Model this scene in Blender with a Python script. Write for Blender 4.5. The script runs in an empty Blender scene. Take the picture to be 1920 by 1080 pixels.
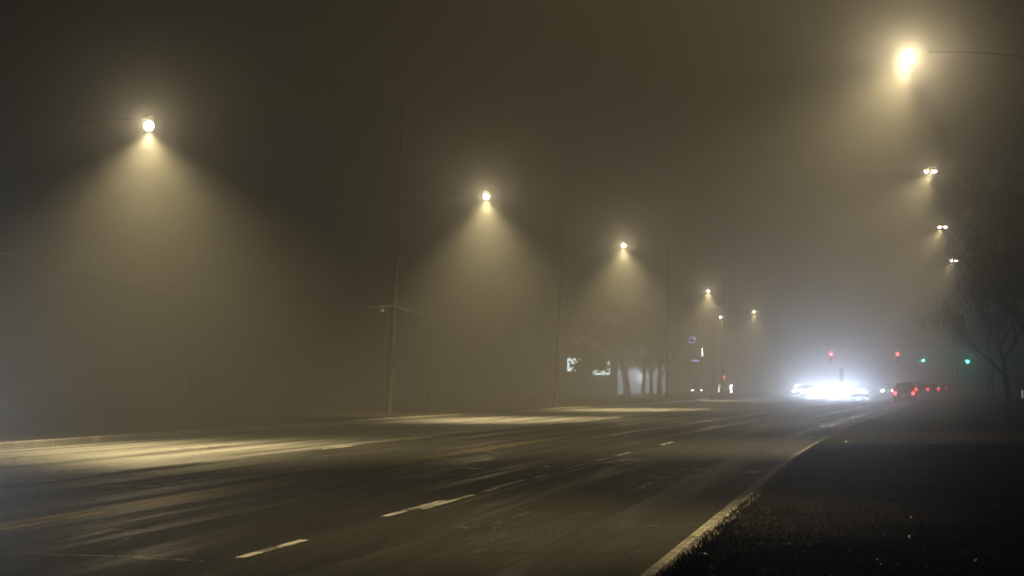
import bpy, math, random
from mathutils import Vector, Matrix, noise

random.seed(7)
scene = bpy.context.scene
col = scene.collection
PI = math.pi

# ------------------------------------------------------------------ camera model (photo 1920x1080)
FPX, YH, CAMH = 4300.0, 718.0, 1.55
PITCH = math.atan((YH - 540.0) / FPX)


def at(px, py, d):
    """world point seen at photo pixel (px, py) at ground distance d"""
    u, v = (px - 960.0) / FPX, (540.0 - py) / FPX
    y = math.cos(PITCH) - math.sin(PITCH) * v
    z = math.sin(PITCH) + math.cos(PITCH) * v
    s = d / y
    return Vector((u * s, d, CAMH + z * s))


# ------------------------------------------------------------------ road line (yellow line is offset 0)
def slope(d):
    pts = [(-200, .155), (35, .16), (80, .198), (200, .203), (280, .30), (380, .42), (520, .55), (900, .6)]
    for (a, sa), (b, sb) in zip(pts, pts[1:]):
        if d <= b:
            return sa + (sb - sa) * max(0.0, (d - a) / (b - a))
    return pts[-1][1]


_tab = {}
_x = -3.02
_d = 40.0
while _d < 900:
    _tab[int(round(_d * 2))] = _x
    _x += slope(_d) * .5
    _d += .5
_x = -3.02
_d = 40.0
while _d > -120:
    _tab[int(round(_d * 2))] = _x
    _x -= slope(_d) * .5
    _d -= .5


def line_x(d):
    k = d * 2
    a = math.floor(k)
    t = k - a
    return _tab[a] * (1 - t) + _tab.get(a + 1, _tab[a]) * t


def road_pt(d, off, z=0.0):
    s = slope(d)
    n = 1 / math.sqrt(1 + s * s)
    return Vector((line_x(d) + off * n, d - off * s * n, z))


def road_dir(d):
    return Vector((slope(d), 1, 0)).normalized()


LANE = 3.7
RIGHT = 2 * LANE          # asphalt edge on the right
LEFT = -3 * LANE          # asphalt edge on the left


# ------------------------------------------------------------------ mesh helpers
class MB:
    def __init__(self):
        self.v, self.f, self.uv = [], [], None

    def vert(self, p):
        self.v.append(tuple(p))
        return len(self.v) - 1

    def face(self, *idx):
        self.f.append(tuple(idx))

    def quad(self, a, b, c, d):
        i = len(self.v)
        self.v += [tuple(a), tuple(b), tuple(c), tuple(d)]
        self.f.append((i, i + 1, i + 2, i + 3))

    def box(self, c, s, rz=0.0):
        cx, cy, cz = c
        hx, hy, hz = s[0] / 2, s[1] / 2, s[2] / 2
        i = len(self.v)
        ca, sa = math.cos(rz), math.sin(rz)
        for dz in (-hz, hz):
            for dx, dy in ((-hx, -hy), (hx, -hy), (hx, hy), (-hx, hy)):
                self.v.append((cx + dx * ca - dy * sa, cy + dx * sa + dy * ca, cz + dz))
        for q in ((0, 3, 2, 1), (4, 5, 6, 7), (0, 1, 5, 4), (1, 2, 6, 5), (2, 3, 7, 6), (3, 0, 4, 7)):
            self.f.append(tuple(i + k for k in q))
        return self

    def tube(self, pts, radii, n=8, cap=True):
        pts = [Vector(p) for p in pts]
        if not isinstance(radii, (list, tuple)):
            radii = [radii] * len(pts)
        base = len(self.v)
        for i, p in enumerate(pts):
            t = (pts[min(i + 1, len(pts) - 1)] - pts[max(i - 1, 0)])
            t = t.normalized() if t.length > 1e-9 else Vector((0, 0, 1))
            up = Vector((0, 0, 1)) if abs(t.z) < .9 else Vector((1, 0, 0))
            a = t.cross(up).normalized()
            b = t.cross(a).normalized()
            for k in range(n):
                w = 2 * PI * k / n
                self.v.append(tuple(p + (a * math.cos(w) + b * math.sin(w)) * radii[i]))
        for i in range(len(pts) - 1):
            for k in range(n):
                k2 = (k + 1) % n
                self.f.append((base + i * n + k, base + i * n + k2, base + (i + 1) * n + k2, base + (i + 1) * n + k))
        if cap:
            self.f.append(tuple(base + k for k in range(n)))
            e = base + (len(pts) - 1) * n
            self.f.append(tuple(e + k for k in reversed(range(n))))
        return self

    def loft(self, rings, cap=True):
        base = len(self.v)
        n = len(rings[0])
        for r in rings:
            self.v += [tuple(p) for p in r]
        for i in range(len(rings) - 1):
            for k in range(n):
                k2 = (k + 1) % n
                self.f.append((base + i * n + k, base + i * n + k2, base + (i + 1) * n + k2, base + (i + 1) * n + k))
        if cap:
            self.f.append(tuple(base + k for k in reversed(range(n))))
            e = base + (len(rings) - 1) * n
            self.f.append(tuple(e + k for k in range(n)))
        return self

    def dome(self, c, r, axis=-1, n=14, m=5):
        """half ellipsoid with radii r=(rx,ry,rz) hanging below (axis -1) or above c"""
        rings = []
        for i in range(m):
            w = (PI / 2) * i / m
            rings.append([(c[0] + r[0] * math.cos(w) * math.cos(2 * PI * k / n),
                           c[1] + r[1] * math.cos(w) * math.sin(2 * PI * k / n),
                           c[2] + axis * r[2] * math.sin(w)) for k in range(n)])
        base = len(self.v)
        for q in rings:
            self.v += q
        tip = self.vert((c[0], c[1], c[2] + axis * r[2]))
        for i in range(m - 1):
            for k in range(n):
                k2 = (k + 1) % n
                self.f.append((base + i * n + k, base + i * n + k2, base + (i + 1) * n + k2, base + (i + 1) * n + k))
        for k in range(n):
            self.f.append((base + (m - 1) * n + k, base + (m - 1) * n + (k + 1) % n, tip))
        self.f.append(tuple(base + k for k in reversed(range(n))))
        return self

    def build(self, name, mat, parent=None, smooth=False, loc=None):
        me = bpy.data.meshes.new(name)
        me.from_pydata(self.v, [], self.f)
        if mat is not None:
            me.materials.append(mat)
        if self.uv:
            lay = me.uv_layers.new(name='UVMap')
            for l in me.loops:
                lay.data[l.index].uv = self.uv[l.vertex_index]
        me.validate()
        if smooth:
            for p in me.polygons:
                p.use_smooth = True
        me.update()
        o = bpy.data.objects.new(name, me)
        col.objects.link(o)
        if parent is not None:
            o.parent = parent
        if loc is not None:
            o.location = loc
        return o


def tag(o, label=None, cat=None, group=None, kind=None):
    if label:
        o['label'] = label
    if cat:
        o['category'] = cat
    if group:
        o['group'] = group
    if kind:
        o['kind'] = kind
    return o


def empty(name, loc, rz=0.0):
    o = bpy.data.objects.new(name, None)
    o.empty_display_size = .3
    o.location = loc
    o.rotation_euler = (0, 0, rz)
    col.objects.link(o)
    return o


def copy_tree(o, parent=None):
    c = o.copy()
    col.objects.link(c)
    if parent is not None:
        c.parent = parent
    for ch in list(o.children):
        copy_tree(ch, c)
    return c


# ------------------------------------------------------------------ materials
def mat(name, color=(.5, .5, .5), rough=.6, metal=0.0, var=.25, scale=6.0, bump=0.0, spec=.5):
    m = bpy.data.materials.new(name)
    m.use_nodes = True
    nt = m.node_tree
    b = nt.nodes['Principled BSDF']
    b.inputs['Roughness'].default_value = rough
    b.inputs['Metallic'].default_value = metal
    b.inputs['Specular IOR Level'].default_value = spec
    tc = nt.nodes.new('ShaderNodeTexCoord')
    nz = nt.nodes.new('ShaderNodeTexNoise')
    nz.inputs['Scale'].default_value = scale
    nz.inputs['Detail'].default_value = 5
    nt.links.new(tc.outputs['Object'], nz.inputs['Vector'])
    mx = nt.nodes.new('ShaderNodeMix')
    mx.data_type = 'RGBA'
    mx.inputs[6].default_value = tuple(c * (1 - var) for c in color) + (1,)
    mx.inputs[7].default_value = tuple(min(1, c * (1 + var)) for c in color) + (1,)
    nt.links.new(nz.outputs['Fac'], mx.inputs[0])
    nt.links.new(mx.outputs[2], b.inputs['Base Color'])
    if bump:
        bp = nt.nodes.new('ShaderNodeBump')
        bp.inputs['Strength'].default_value = bump
        bp.inputs['Distance'].default_value = .002
        nt.links.new(nz.outputs['Fac'], bp.inputs['Height'])
        nt.links.new(bp.outputs['Normal'], b.inputs['Normal'])
    return m


def glow(name, color, strength, lights=False):
    m = bpy.data.materials.new(name)
    m.use_nodes = True
    nt = m.node_tree
    b = nt.nodes['Principled BSDF']
    b.inputs['Base Color'].default_value = tuple(.6 * c for c in color) + (1,)
    b.inputs['Emission Color'].default_value = tuple(color) + (1,)
    b.inputs['Emission Strength'].default_value = strength
    m.cycles.emission_sampling = 'FRONT' if lights else 'NONE'
    return m


class NT:
    """tiny node-graph helper"""
    def __init__(self, name):
        self.m = bpy.data.materials.new(name)
        self.m.use_nodes = True
        self.nt = self.m.node_tree
        self.b = self.nt.nodes['Principled BSDF']

    def node(self, t, **kw):
        n = self.nt.nodes.new(t)
        for k, v in kw.items():
            setattr(n, k, v)
        return n

    def put(self, sock, v):
        if hasattr(v, 'links') or isinstance(v, bpy.types.NodeSocket):
            self.nt.links.new(v, sock)
        else:
            sock.default_value = v

    def math(self, op, a, b=0.0, clamp=False):
        n = self.node('ShaderNodeMath', operation=op, use_clamp=clamp)
        self.put(n.inputs[0], a)
        self.put(n.inputs[1], b)
        return n.outputs[0]

    def noise(self, vec, scale, detail=4.0, rough=.5, dist=0.0):
        n = self.node('ShaderNodeTexNoise')
        self.nt.links.new(vec, n.inputs['Vector'])
        n.inputs['Scale'].default_value = scale
        n.inputs['Detail'].default_value = detail
        n.inputs['Roughness'].default_value = rough
        n.inputs['Distortion'].default_value = dist
        return n.outputs['Fac']

    def mapping(self, vec, scale, loc=(0, 0, 0), rot=(0, 0, 0)):
        n = self.node('ShaderNodeMapping')
        self.nt.links.new(vec, n.inputs['Vector'])
        n.inputs['Scale'].default_value = scale
        n.inputs['Location'].default_value = loc
        n.inputs['Rotation'].default_value = rot
        return n.outputs['Vector']

    def ramp(self, fac, a, b):
        n = self.node('ShaderNodeMapRange', interpolation_type='SMOOTHSTEP')
        self.put(n.inputs['Value'], fac)
        n.inputs['From Min'].default_value = a
        n.inputs['From Max'].default_value = b
        return n.outputs['Result']

    def mixf(self, fac, a, b):
        n = self.node('ShaderNodeMix', data_type='FLOAT')
        self.put(n.inputs[0], fac)
        self.put(n.inputs[2], a)
        self.put(n.inputs[3], b)
        return n.outputs[0]

    def mixc(self, fac, a, b):
        n = self.node('ShaderNodeMix', data_type='RGBA')
        self.put(n.inputs[0], fac)
        self.put(n.inputs[6], a if not isinstance(a, tuple) else a + (1,))
        self.put(n.inputs[7], b if not isinstance(b, tuple) else b + (1,))
        return n.outputs[2]


def asphalt():
    g = NT('wet_asphalt')
    uv = g.node('ShaderNodeUVMap', uv_map='UVMap').outputs['UV']
    sep = g.node('ShaderNodeSeparateXYZ')
    g.nt.links.new(uv, sep.inputs[0])
    u = sep.outputs['X']
    # wheel tracks: two per lane, polished and wetter
    wob = g.math('MULTIPLY', g.math('SUBTRACT', g.noise(g.mapping(uv, (.25, .02, 1)), 1, 2), .5), .5)
    ph = g.math('FRACT', g.math('DIVIDE', g.math('ADD', g.math('ADD', u, 37.0), wob), LANE))
    t = g.math('ABSOLUTE', g.math('SUBTRACT', g.math('ABSOLUTE', g.math('SUBTRACT', ph, .5)), .24))
    track = g.math('SUBTRACT', 1.0, g.ramp(t, .03, .13))
    streak = g.noise(g.mapping(uv, (1.6, .035, 1)), 1, 5, .6)
    streak2 = g.noise(g.mapping(uv, (5, .12, 1), (3, 7, 0)), 1, 3, .6)
    patch = g.noise(g.mapping(uv, (.55, .16, 1), (11, 3, 0)), 1, 5, .6, .6)
    fine = g.noise(g.mapping(uv, (1, 1, 1)), 55, 3, .7)
    mid = g.noise(g.mapping(uv, (1, .55, 1)), 7, 4, .65)
    # wet film
    wet = g.math('ADD', g.math('MULTIPLY', g.ramp(streak, .42, .66), .65), g.math('MULTIPLY', track, .35))
    wet = g.math('ADD', wet, g.math('MULTIPLY', g.ramp(patch, .55, .72), .5), True)
    puddle = g.math('MULTIPLY', g.ramp(g.math('ADD', g.math('MULTIPLY', patch, .65), g.math('MULTIPLY', mid, .35)), .55, .61), g.ramp(streak2, .4, .6))
    side = g.ramp(u, .3, .8)
    far = g.ramp(sep.outputs['Y'], 62, 90)
    r = g.mixf(wet, .75, g.mixf(side, .42, g.mixf(far, .40, .20)))
    r = g.math('ADD', r, g.math('MULTIPLY', g.math('SUBTRACT', streak2, .5), .16))
    r = g.mixf(puddle, r, .12)
    old_pool_band = g.math('SUBTRACT', 1.0, g.ramp(g.math('ADD', u, g.math('MULTIPLY', wob, .6)), -4.1, -3.7))
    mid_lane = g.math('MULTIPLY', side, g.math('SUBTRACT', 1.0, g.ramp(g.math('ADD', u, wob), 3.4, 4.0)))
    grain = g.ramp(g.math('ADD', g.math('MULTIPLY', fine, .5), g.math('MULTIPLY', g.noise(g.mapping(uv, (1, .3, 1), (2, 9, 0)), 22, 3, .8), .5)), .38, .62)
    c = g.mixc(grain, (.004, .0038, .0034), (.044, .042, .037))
    old_pool_band = g.math('MULTIPLY', old_pool_band, g.ramp(g.math('ADD', u, g.math('MULTIPLY', wob, .5)), -10.9, -10.7))
    c = g.mixc(old_pool_band, c, g.mixc(mid, (.165, .163, .155), (.27, .267, .255)))  # older pale pavement, with extra lamp-pool brightness painted into its colour
    r = g.mixf(old_pool_band, r, g.mixf(streak, .52, .36))
    c = g.mixc(g.math('MULTIPLY', g.ramp(streak, .35, .7), .6), c, (.008, .0075, .0065))
    strips = 0.0
    # sealed joints: smooth wet strips running with the road
    for so, sw in ((-4.62, .09), (-3.2, .07), (-1.5, .14), (.05, .60), (1.62, .26), (3.95, .07), (6.3, .10)):
        sd = g.math('ABSOLUTE', g.math('SUBTRACT', g.math('ADD', u, g.math('MULTIPLY', wob, .35)), so))
        st = g.math('MULTIPLY', g.math('SUBTRACT', 1.0, g.ramp(sd, sw * .5, sw)), g.ramp(g.math('ADD', g.math('MULTIPLY', streak2, .5), g.math('MULTIPLY', mid, .5)), *((.28, .48) if abs(so) < .1 else (.40, .56))))
        if abs(so) < .1:        # the centre joint is only open near the photo's lower left
            st = g.math('MULTIPLY', st, g.math('SUBTRACT', 1.0, g.ramp(sep.outputs['Y'], 33, 42)))
        r = g.mixf(st, r, .31)
        strips = g.math('MAXIMUM', strips, st)
    # worn hollows that hold water: (offset, distance, half width, half length)
    broken = g.ramp(g.math('ADD', g.math('MULTIPLY', g.noise(g.mapping(uv, (7, .55, 1), (4, 2, 0)), 1, 4, .65), .7), g.math('MULTIPLY', mid, .3)), .47, .62)
    for (po, pd, pw, pl) in ((5.4, 23.2, .45, 2.0), (5.9, 38.5, .5, 6.0), (6.5, 55.0, .5, 8.0), (-3.0, 38.0, .8, 5.0), (2.2, 31.0, .3, 3.0), (.9, 66.0, .6, 9.0)):
        ex = g.math('DIVIDE', g.math('SUBTRACT', u, po), pw)
        ey = g.math('DIVIDE', g.math('SUBTRACT', sep.outputs['Y'], pd), pl)
        el = g.math('ADD', g.math('MULTIPLY', ex, ex), g.math('MULTIPLY', ey, ey))
        hm = g.math('MULTIPLY', g.math('SUBTRACT', 1.0, g.ramp(el, .3, 1.0)), broken)
        r = g.mixf(hm, r, .22)
        strips = g.math('MAXIMUM', strips, hm)
    r = g.mixf(g.math('MULTIPLY', track, g.ramp(streak2, .38, .55)), r, g.mixf(side, .30, g.mixf(far, .33, .15)))
    g.put(g.b.inputs['Roughness'], r)
    g.put(g.b.inputs['Specular IOR Level'], g.math('ADD', .14, g.math('MULTIPLY', g.math('MAXIMUM', g.math('MAXIMUM', g.math('MULTIPLY', g.math('MAXIMUM', g.math('MULTIPLY', wet, .45), g.math('MULTIPLY', track, .5)), g.mixf(side, 1.0, g.mixf(far, .5, 1.0))), old_pool_band), g.math('MAXIMUM', puddle, strips)), .42)))
    c = g.mixc(g.math('MULTIPLY', track, .45), c, (.018, .017, .015))
    # tar seams along and across
    seam = g.noise(g.mapping(uv, (.35, .05, 1), (5, 1, 0)), 1, 3, .5, 1.2)
    sm = g.math('SUBTRACT', 1.0, g.ramp(g.math('ABSOLUTE', g.math('SUBTRACT', seam, .5)), .002, .008))
    c = g.mixc(g.math('MULTIPLY', mid_lane, .55), c, (.006, .0056, .005))
    c = g.mixc(g.math('MULTIPLY', sm, .8), c, (.010, .010, .010))
    g.put(g.b.inputs['Base Color'], c)
    h = g.math('ADD', g.math('MULTIPLY', fine, .5), g.math('MULTIPLY', mid, .9))
    glint = g.math('MULTIPLY', g.ramp(g.noise(g.mapping(uv, (.8, .22, 1), (21, 13, 0)), 1, 3, .6), .54, .62), g.ramp(g.noise(g.mapping(uv, (9, 1.6, 1)), 1, 3, .7), .5, .62))
    h = g.math('MULTIPLY', h, g.mixf(g.math('MAXIMUM', wet, puddle), 1.0, g.mixf(side, .22, .12)))
    h = g.math('ADD', h, g.math('MULTIPLY', glint, g.math('MULTIPLY', g.noise(g.mapping(uv, (6, 2.2, 1)), 1, 3, .7), 5.0)))
    bp = g.node('ShaderNodeBump')
    bp.inputs['Strength'].default_value = .55
    bp.inputs['Distance'].default_value = .012
    g.put(bp.inputs['Height'], h)
    g.nt.links.new(bp.outputs['Normal'], g.b.inputs['Normal'])
    return g.m


def paint(name, color, worn=.5):
    g = NT(name)
    tc = g.node('ShaderNodeTexCoord').outputs['Object']
    n1 = g.noise(tc, 9, 6, .7)
    n2 = g.noise(tc, .8, 3, .6)
    w = g.ramp(g.math('ADD', g.math('MULTIPLY', n1, .6), g.math('MULTIPLY', n2, .4)), worn - .06, worn + .06)
    g.put(g.b.inputs['Base Color'], g.mixc(w, color, (.045, .042, .036)))
    g.b.inputs['Roughness'].default_value = .38
    bp = g.node('ShaderNodeBump')
    bp.inputs['Strength'].default_value = .3
    bp.inputs['Distance'].default_value = .01
    g.put(bp.inputs['Height'], g.noise(tc, 45, 3))
    g.nt.links.new(bp.outputs['Normal'], g.b.inputs['Normal'])
    return g.m


def concrete(name='stained_concrete', f=1.0):
    g = NT(name)
    tc = g.node('ShaderNodeTexCoord').outputs['Object']
    uv = g.node('ShaderNodeUVMap', uv_map='UVMap').outputs['UV']
    sep = g.node('ShaderNodeSeparateXYZ')
    g.nt.links.new(uv, sep.inputs[0])
    n1 = g.noise(tc, 3.5, 6, .65)
    n2 = g.noise(tc, 30, 4, .7)
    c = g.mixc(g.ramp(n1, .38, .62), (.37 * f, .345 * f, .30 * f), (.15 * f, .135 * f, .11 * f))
    c = g.mixc(g.math('MULTIPLY', g.ramp(g.noise(g.mapping(uv, (3, .35, 1)), 1, 5, .7), .45, .62), .85), c, (.05, .045, .036))
    c = g.mixc(g.math('MULTIPLY', g.ramp(n2, .5, .75), .6), c, (.07, .06, .045))
    # joints every 3 m
    j = g.math('ABSOLUTE', g.math('SUBTRACT', g.math('FRACT', g.math('DIVIDE', sep.outputs['Y'], 3.0)), .5))
    c = g.mixc(g.math('SUBTRACT', 1.0, g.ramp(j, .004, .014)), c, (.03, .028, .024))
    g.put(g.b.inputs['Base Color'], c)
    g.put(g.b.inputs['Roughness'], g.mixf(n1, .35, .75))
    bp = g.node('ShaderNodeBump')
    bp.inputs['Strength'].default_value = .5
    bp.inputs['Distance'].default_value = .015
    g.put(bp.inputs['Height'], g.math('ADD', n2, g.math('MULTIPLY', n1, 1.5)))
    g.nt.links.new(bp.outputs['Normal'], g.b.inputs['Normal'])
    return g.m


def soil():
    g = NT('verge_soil')
    tc = g.node('ShaderNodeTexCoord').outputs['Object']
    n1 = g.noise(tc, .6, 6, .65)
    n2 = g.noise(tc, 14, 5, .7)
    c = g.mixc(g.ramp(n1, .35, .65), (.007, .0072, .004), (.012, .009, .005))
    c = g.mixc(g.math('MULTIPLY', g.ramp(n2, .5, .7), .7), c, (.028, .018, .010))
    g.put(g.b.inputs['Base Color'], c)
    g.b.inputs['Roughness'].default_value = .85
    g.b.inputs['Specular IOR Level'].default_value = .04
    bp = g.node('ShaderNodeBump')
    bp.inputs['Strength'].default_value = .8
    bp.inputs['Distance'].default_value = .05
    g.put(bp.inputs['Height'], n2)
    g.nt.links.new(bp.outputs['Normal'], g.b.inputs['Normal'])
    return g.m


M = {
    'asphalt': asphalt(),
    'white_paint': paint('worn_white_paint', (.60, .58, .53), .51),
    'yellow_paint': paint('worn_yellow_paint', (.26, .17, .04), .50),
    'crack_seal': mat('glossy_crack_seal', (.06, .058, .052), .3, var=.4, scale=8, bump=.25),
    'concrete': concrete(),
    'dim_concrete': concrete('dimmed_concrete', .4),  # darker copy of the kerb concrete, colour dimmed to offset strong lamp light
    'soil': soil(),
    'grass': mat('wet_grass', (.008, .0066, .0034), .75, var=.5, scale=2.0, spec=.15),
    'leaf': mat('wet_dead_leaf', (.05, .03, .016), .30, var=.5, scale=3.0, spec=.7),
    'pole': mat('dark_painted_pole', (.02, .019, .017), .9, 0, var=.2, spec=.2),
    'lamp_head': mat('dark_lamp_housing', (.004, .004, .004), 1.0, 0, spec=.0),
    'wood': mat('weathered_pole_wood', (.010, .009, .007), 1.0, spec=.03, var=.35, scale=4),
    'wire': mat('cable_sheath', (.10, .09, .08), .8, spec=.1),
    'ceramic': mat('pale_ceramic', (.70, .68, .64), .25),
    'bark': mat('wet_bark', (.022, .018, .014), .9, var=.4, scale=8, bump=.4),
    'twig': mat('dark_twig', (.020, .016, .012), .9, var=.3),
    'crown_leaf': mat('withered_leaf', (.010, .008, .005), .9, var=.5, scale=1.5),
    'car_dark': mat('dark_car_paint', (.018, .018, .022), .28, .2, var=.1),
    'car_grey': mat('grey_car_paint', (.10, .105, .115), .3, .4, var=.1),
    'car_red': mat('maroon_car_paint', (.09, .018, .018), .3, .2, var=.1),
    'car_silver': mat('silver_car_paint', (.38, .39, .40), .3, .6, var=.08),
    'glass': mat('car_glass', (.02, .024, .028), .08, var=.05),
    'tyre': mat('tyre_rubber', (.018, .018, .018), .8),
    'rim': mat('alloy_rim', (.45, .45, .46), .35, .8),
    'plate': mat('number_plate_white', (.65, .65, .62), .4),
    'plastic': mat('black_plastic', (.02, .02, .02), .5),
    'signal_box': mat('dark_signal_housing', (.030, .028, .022), .5),
    'lens_off': mat('unlit_lens', (.035, .03, .025), .3),
    'wall': mat('pale_render_wall', (.34, .31, .26), .8, var=.15, scale=1.5),
    'dark_wall': mat('dark_wall_cladding', (.045, .042, .038), .75),
    'roof': mat('flat_roof_felt', (.05, .048, .045), .9),
    'window_glass': mat('dark_window_glass', (.03, .034, .036), .1),
    'sign_face_off': mat('sign_cabinet', (.07, .065, .07), .5),
    'hydrant': mat('pale_hydrant_paint', (.55, .50, .40), .5),
    'lamp_lens': glow('street_lamp_lens', (1.0, .92, .75), 22.0),
    'lamp_lens_bright': glow('bright_street_lamp_lens', (1.0, .92, .75), 30.0),
    'lamp_lens_far': glow('far_lamp_lens', (1.0, .96, .88), 60.0),
    'headlight_on': glow('headlight_on', (.80, .88, 1.0), 230.0),
    'tail_on': glow('tail_light_on', (1.0, .03, .035), 40.0),
    'red_on': glow('red_signal_on', (1.0, .045, .05), 60.0),
    'green_on': glow('green_signal_on', (.06, 1.0, .66), 60.0),
    'white_sign': glow('backlit_white_sign', (.82, 1.0, .98), 5.0),
    'lit_wall': glow('lit_shop_glass', (.72, .88, 1.0), .85),
    'fog_glow_panel': glow('dim_glow_panel', (.78, .84, 1.0), .42),
    'purple': glow('purple_neon', (.45, .35, 1.0), 7.0),
    'orange': glow('orange_neon', (1.0, .5, .22), 2.0),
    'tube_white': glow('white_tube', (1.0, .97, .92), 18.0),
    'small_white': glow('small_white_light', (.85, .9, 1.0), 30.0),
}


# ------------------------------------------------------------------ the setting
def strip(name, d0, d1, offs, zs, m, step=1.0, kind='structure'):
    """sheet along the road with a cross profile offs/zs; uv = (offset, distance)"""
    mb = MB()
    mb.uv = []
    n = len(offs)
    d, rows = d0, 0
    while d < d1 + 1e-6:
        for o, z in zip(offs, zs):
            mb.v.append(tuple(road_pt(d, o, z)))
            mb.uv.append((o, d))
        rows += 1
        d += step
    for r in range(rows - 1):
        for k in range(n - 1):
            a = r * n + k
            mb.f.append((a, a + 1, a + n + 1, a + n))
    o = mb.build(name, m)
    if kind:
        o['kind'] = kind
    return o


gb = MB()
gb.quad((-700, -120, -.02), (900, -120, -.02), (900, 1300, -.02), (-700, 1300, -.02))
tag(gb.build('ground', M['soil']), kind='structure')

offs = [LEFT - .05 + i * (RIGHT - LEFT + .1) / 24 for i in range(25)]
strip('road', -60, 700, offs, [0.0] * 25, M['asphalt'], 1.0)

# cross street
XD = 218.0
cd = road_dir(XD)
cn = Vector((cd.y, -cd.x, 0))
cc = road_pt(XD, 0)
cb = MB()
cb.uv = []
for (a, b) in ((-170, -8), (170, -8), (170, 8), (-170, 8)):
    cb.v.append(tuple(cc + cn * a + cd * b + Vector((0, 0, -.006))))
    cb.uv.append((b, a))
cb.f.append((0, 1, 2, 3))
tag(cb.build('cross_street', M['asphalt']), kind='structure')


# markings
def mark(mb, off, d0, d1, w, z=.004):
    d = d0
    while d < d1 - 1e-6:
        e = min(d1, d + 1.5)
        mb.quad(road_pt(d, off - w / 2, z), road_pt(d, off + w / 2, z), road_pt(e, off + w / 2, z), road_pt(e, off - w / 2, z))
        d = e


yb = MB()
for s in (-.13, .13):
    mark(yb, s, -40, 204, .10)
    mark(yb, s, 234, 480, .10)
tag(yb.build('centre_line_marking', M['yellow_paint']), kind='structure')
wb = MB()
# near dashes follow the photograph's worn pattern; the rest repeat the cycle
for d0, d1, o in ((21.0, 23.3, 0), (27.3, 30.9, -.07), (28.8, 32.4, .05), (33.4, 34.4, .05), (34.4, 37.6, 0), (37.9, 39.4, .06),
                  (41.9, 45.0, 0), (46.0, 48.2, 0), (49.3, 52.0, 0)):
    mark(wb, LANE + o, d0, d1, .10)
d = 58.0
while d < 200:
    mark(wb, LANE, d, d + 3, .11)
    d += 8.6
for lane in (-LANE, -2 * LANE):
    d = -10.0
    while d < 200:
        mark(wb, lane, d, d + 3, .12)
        d += 9.0
d = 240.0
while d < 400:
    for lane in (LANE, -LANE, -2 * LANE):
        mark(wb, lane, d, d + 3, .12)
    d += 9.0
mark(wb, LANE, 186, 203, .15)
for k in range(2):                       # stop lines
    mb0 = [road_pt(204.5, .4, .0045), road_pt(204.5, RIGHT - .2, .0045), road_pt(205.1, RIGHT - .2, .0045), road_pt(205.1, .4, .0045)]
    if k:
        mb0 = [road_pt(231.5, LEFT + .3, .0045), road_pt(231.5, -.4, .0045), road_pt(232.1, -.4, .0045), road_pt(232.1, LEFT + .3, .0045)]
    wb.quad(*mb0)
tag(wb.build('lane_marking', M['white_paint']), kind='structure')


# sealed cracks that catch the lamp light
ck = MB()


def crack(pix, w):
    pts = [Vector((CAMH * (x - 960) / (y - YH), FPX * CAMH / (y - YH), .003)) for x, y in pix]
    rr = random.Random(len(ck.v))
    full = []
    for a, b in zip(pts, pts[1:]):
        for i in range(8):
            p = a.lerp(b, i / 8)
            full.append(p + Vector((rr.gauss(0, .012), rr.gauss(0, .05), 0)))
    full.append(pts[-1])
    for a, b in zip(full, full[1:]):
        t = (b - a).normalized()
        n = Vector((-t.y, t.x, 0)) * w * rr.uniform(.35, .65)
        ck.quad(a - n, b - n, b + n, a + n)


crack([(-40, 1036), (120, 1039), (250, 1043), (352, 1050)], .10)
crack([(868, 843), (905, 846), (940, 848)], .22)
crack([(850, 876), (880, 877), (900, 879)], .22)
crack([(780, 897), (810, 891), (855, 888)], .16)
crack([(1060, 958), (1085, 960), (1110, 964)], .08)
crack([(840, 985), (880, 990), (935, 988)], .09)
crack([(180, 912), (240, 911), (290, 910)], .20)
tag(ck.build('crack_seal', M['crack_seal']), kind='structure')


# verges with kerb and gutter: a path along the road that rounds the corner of the cross street
def kerb_path(side, near):
    edge = RIGHT if side > 0 else LEFT
    R = 9.0
    dq = XD - 8 - R if near else XD + 8 + R
    pts = []
    if near:
        d = -60.0
        while d < dq:
            pts.append((road_pt(d, edge), Vector((road_dir(d).y, -road_dir(d).x, 0)) * side))
            d += .5
    p0 = road_pt(dq, edge)
    dr = road_dir(dq)
    nn = Vector((dr.y, -dr.x, 0)) * side
    c = p0 + nn * R
    sg = 1 if near else -1
    arc = []
    for i in range(15):
        w = (PI / 2) * i / 14
        p = c - nn * R * math.cos(w) + dr * sg * R * math.sin(w)
        arc.append((p, (nn * math.cos(w) - dr * sg * math.sin(w))))
    tail = [(arc[-1][0] + nn * t, -dr * sg) for t in range(4, 150, 4)]
    seq = arc + tail
    if near:
        return pts + seq
    rest = []
    d = dq + .5
    while d < 600:
        rest.append((road_pt(d, edge), Vector((road_dir(d).y, -road_dir(d).x, 0)) * side))
        d += 2
    return list(reversed(seq)) + rest


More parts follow.
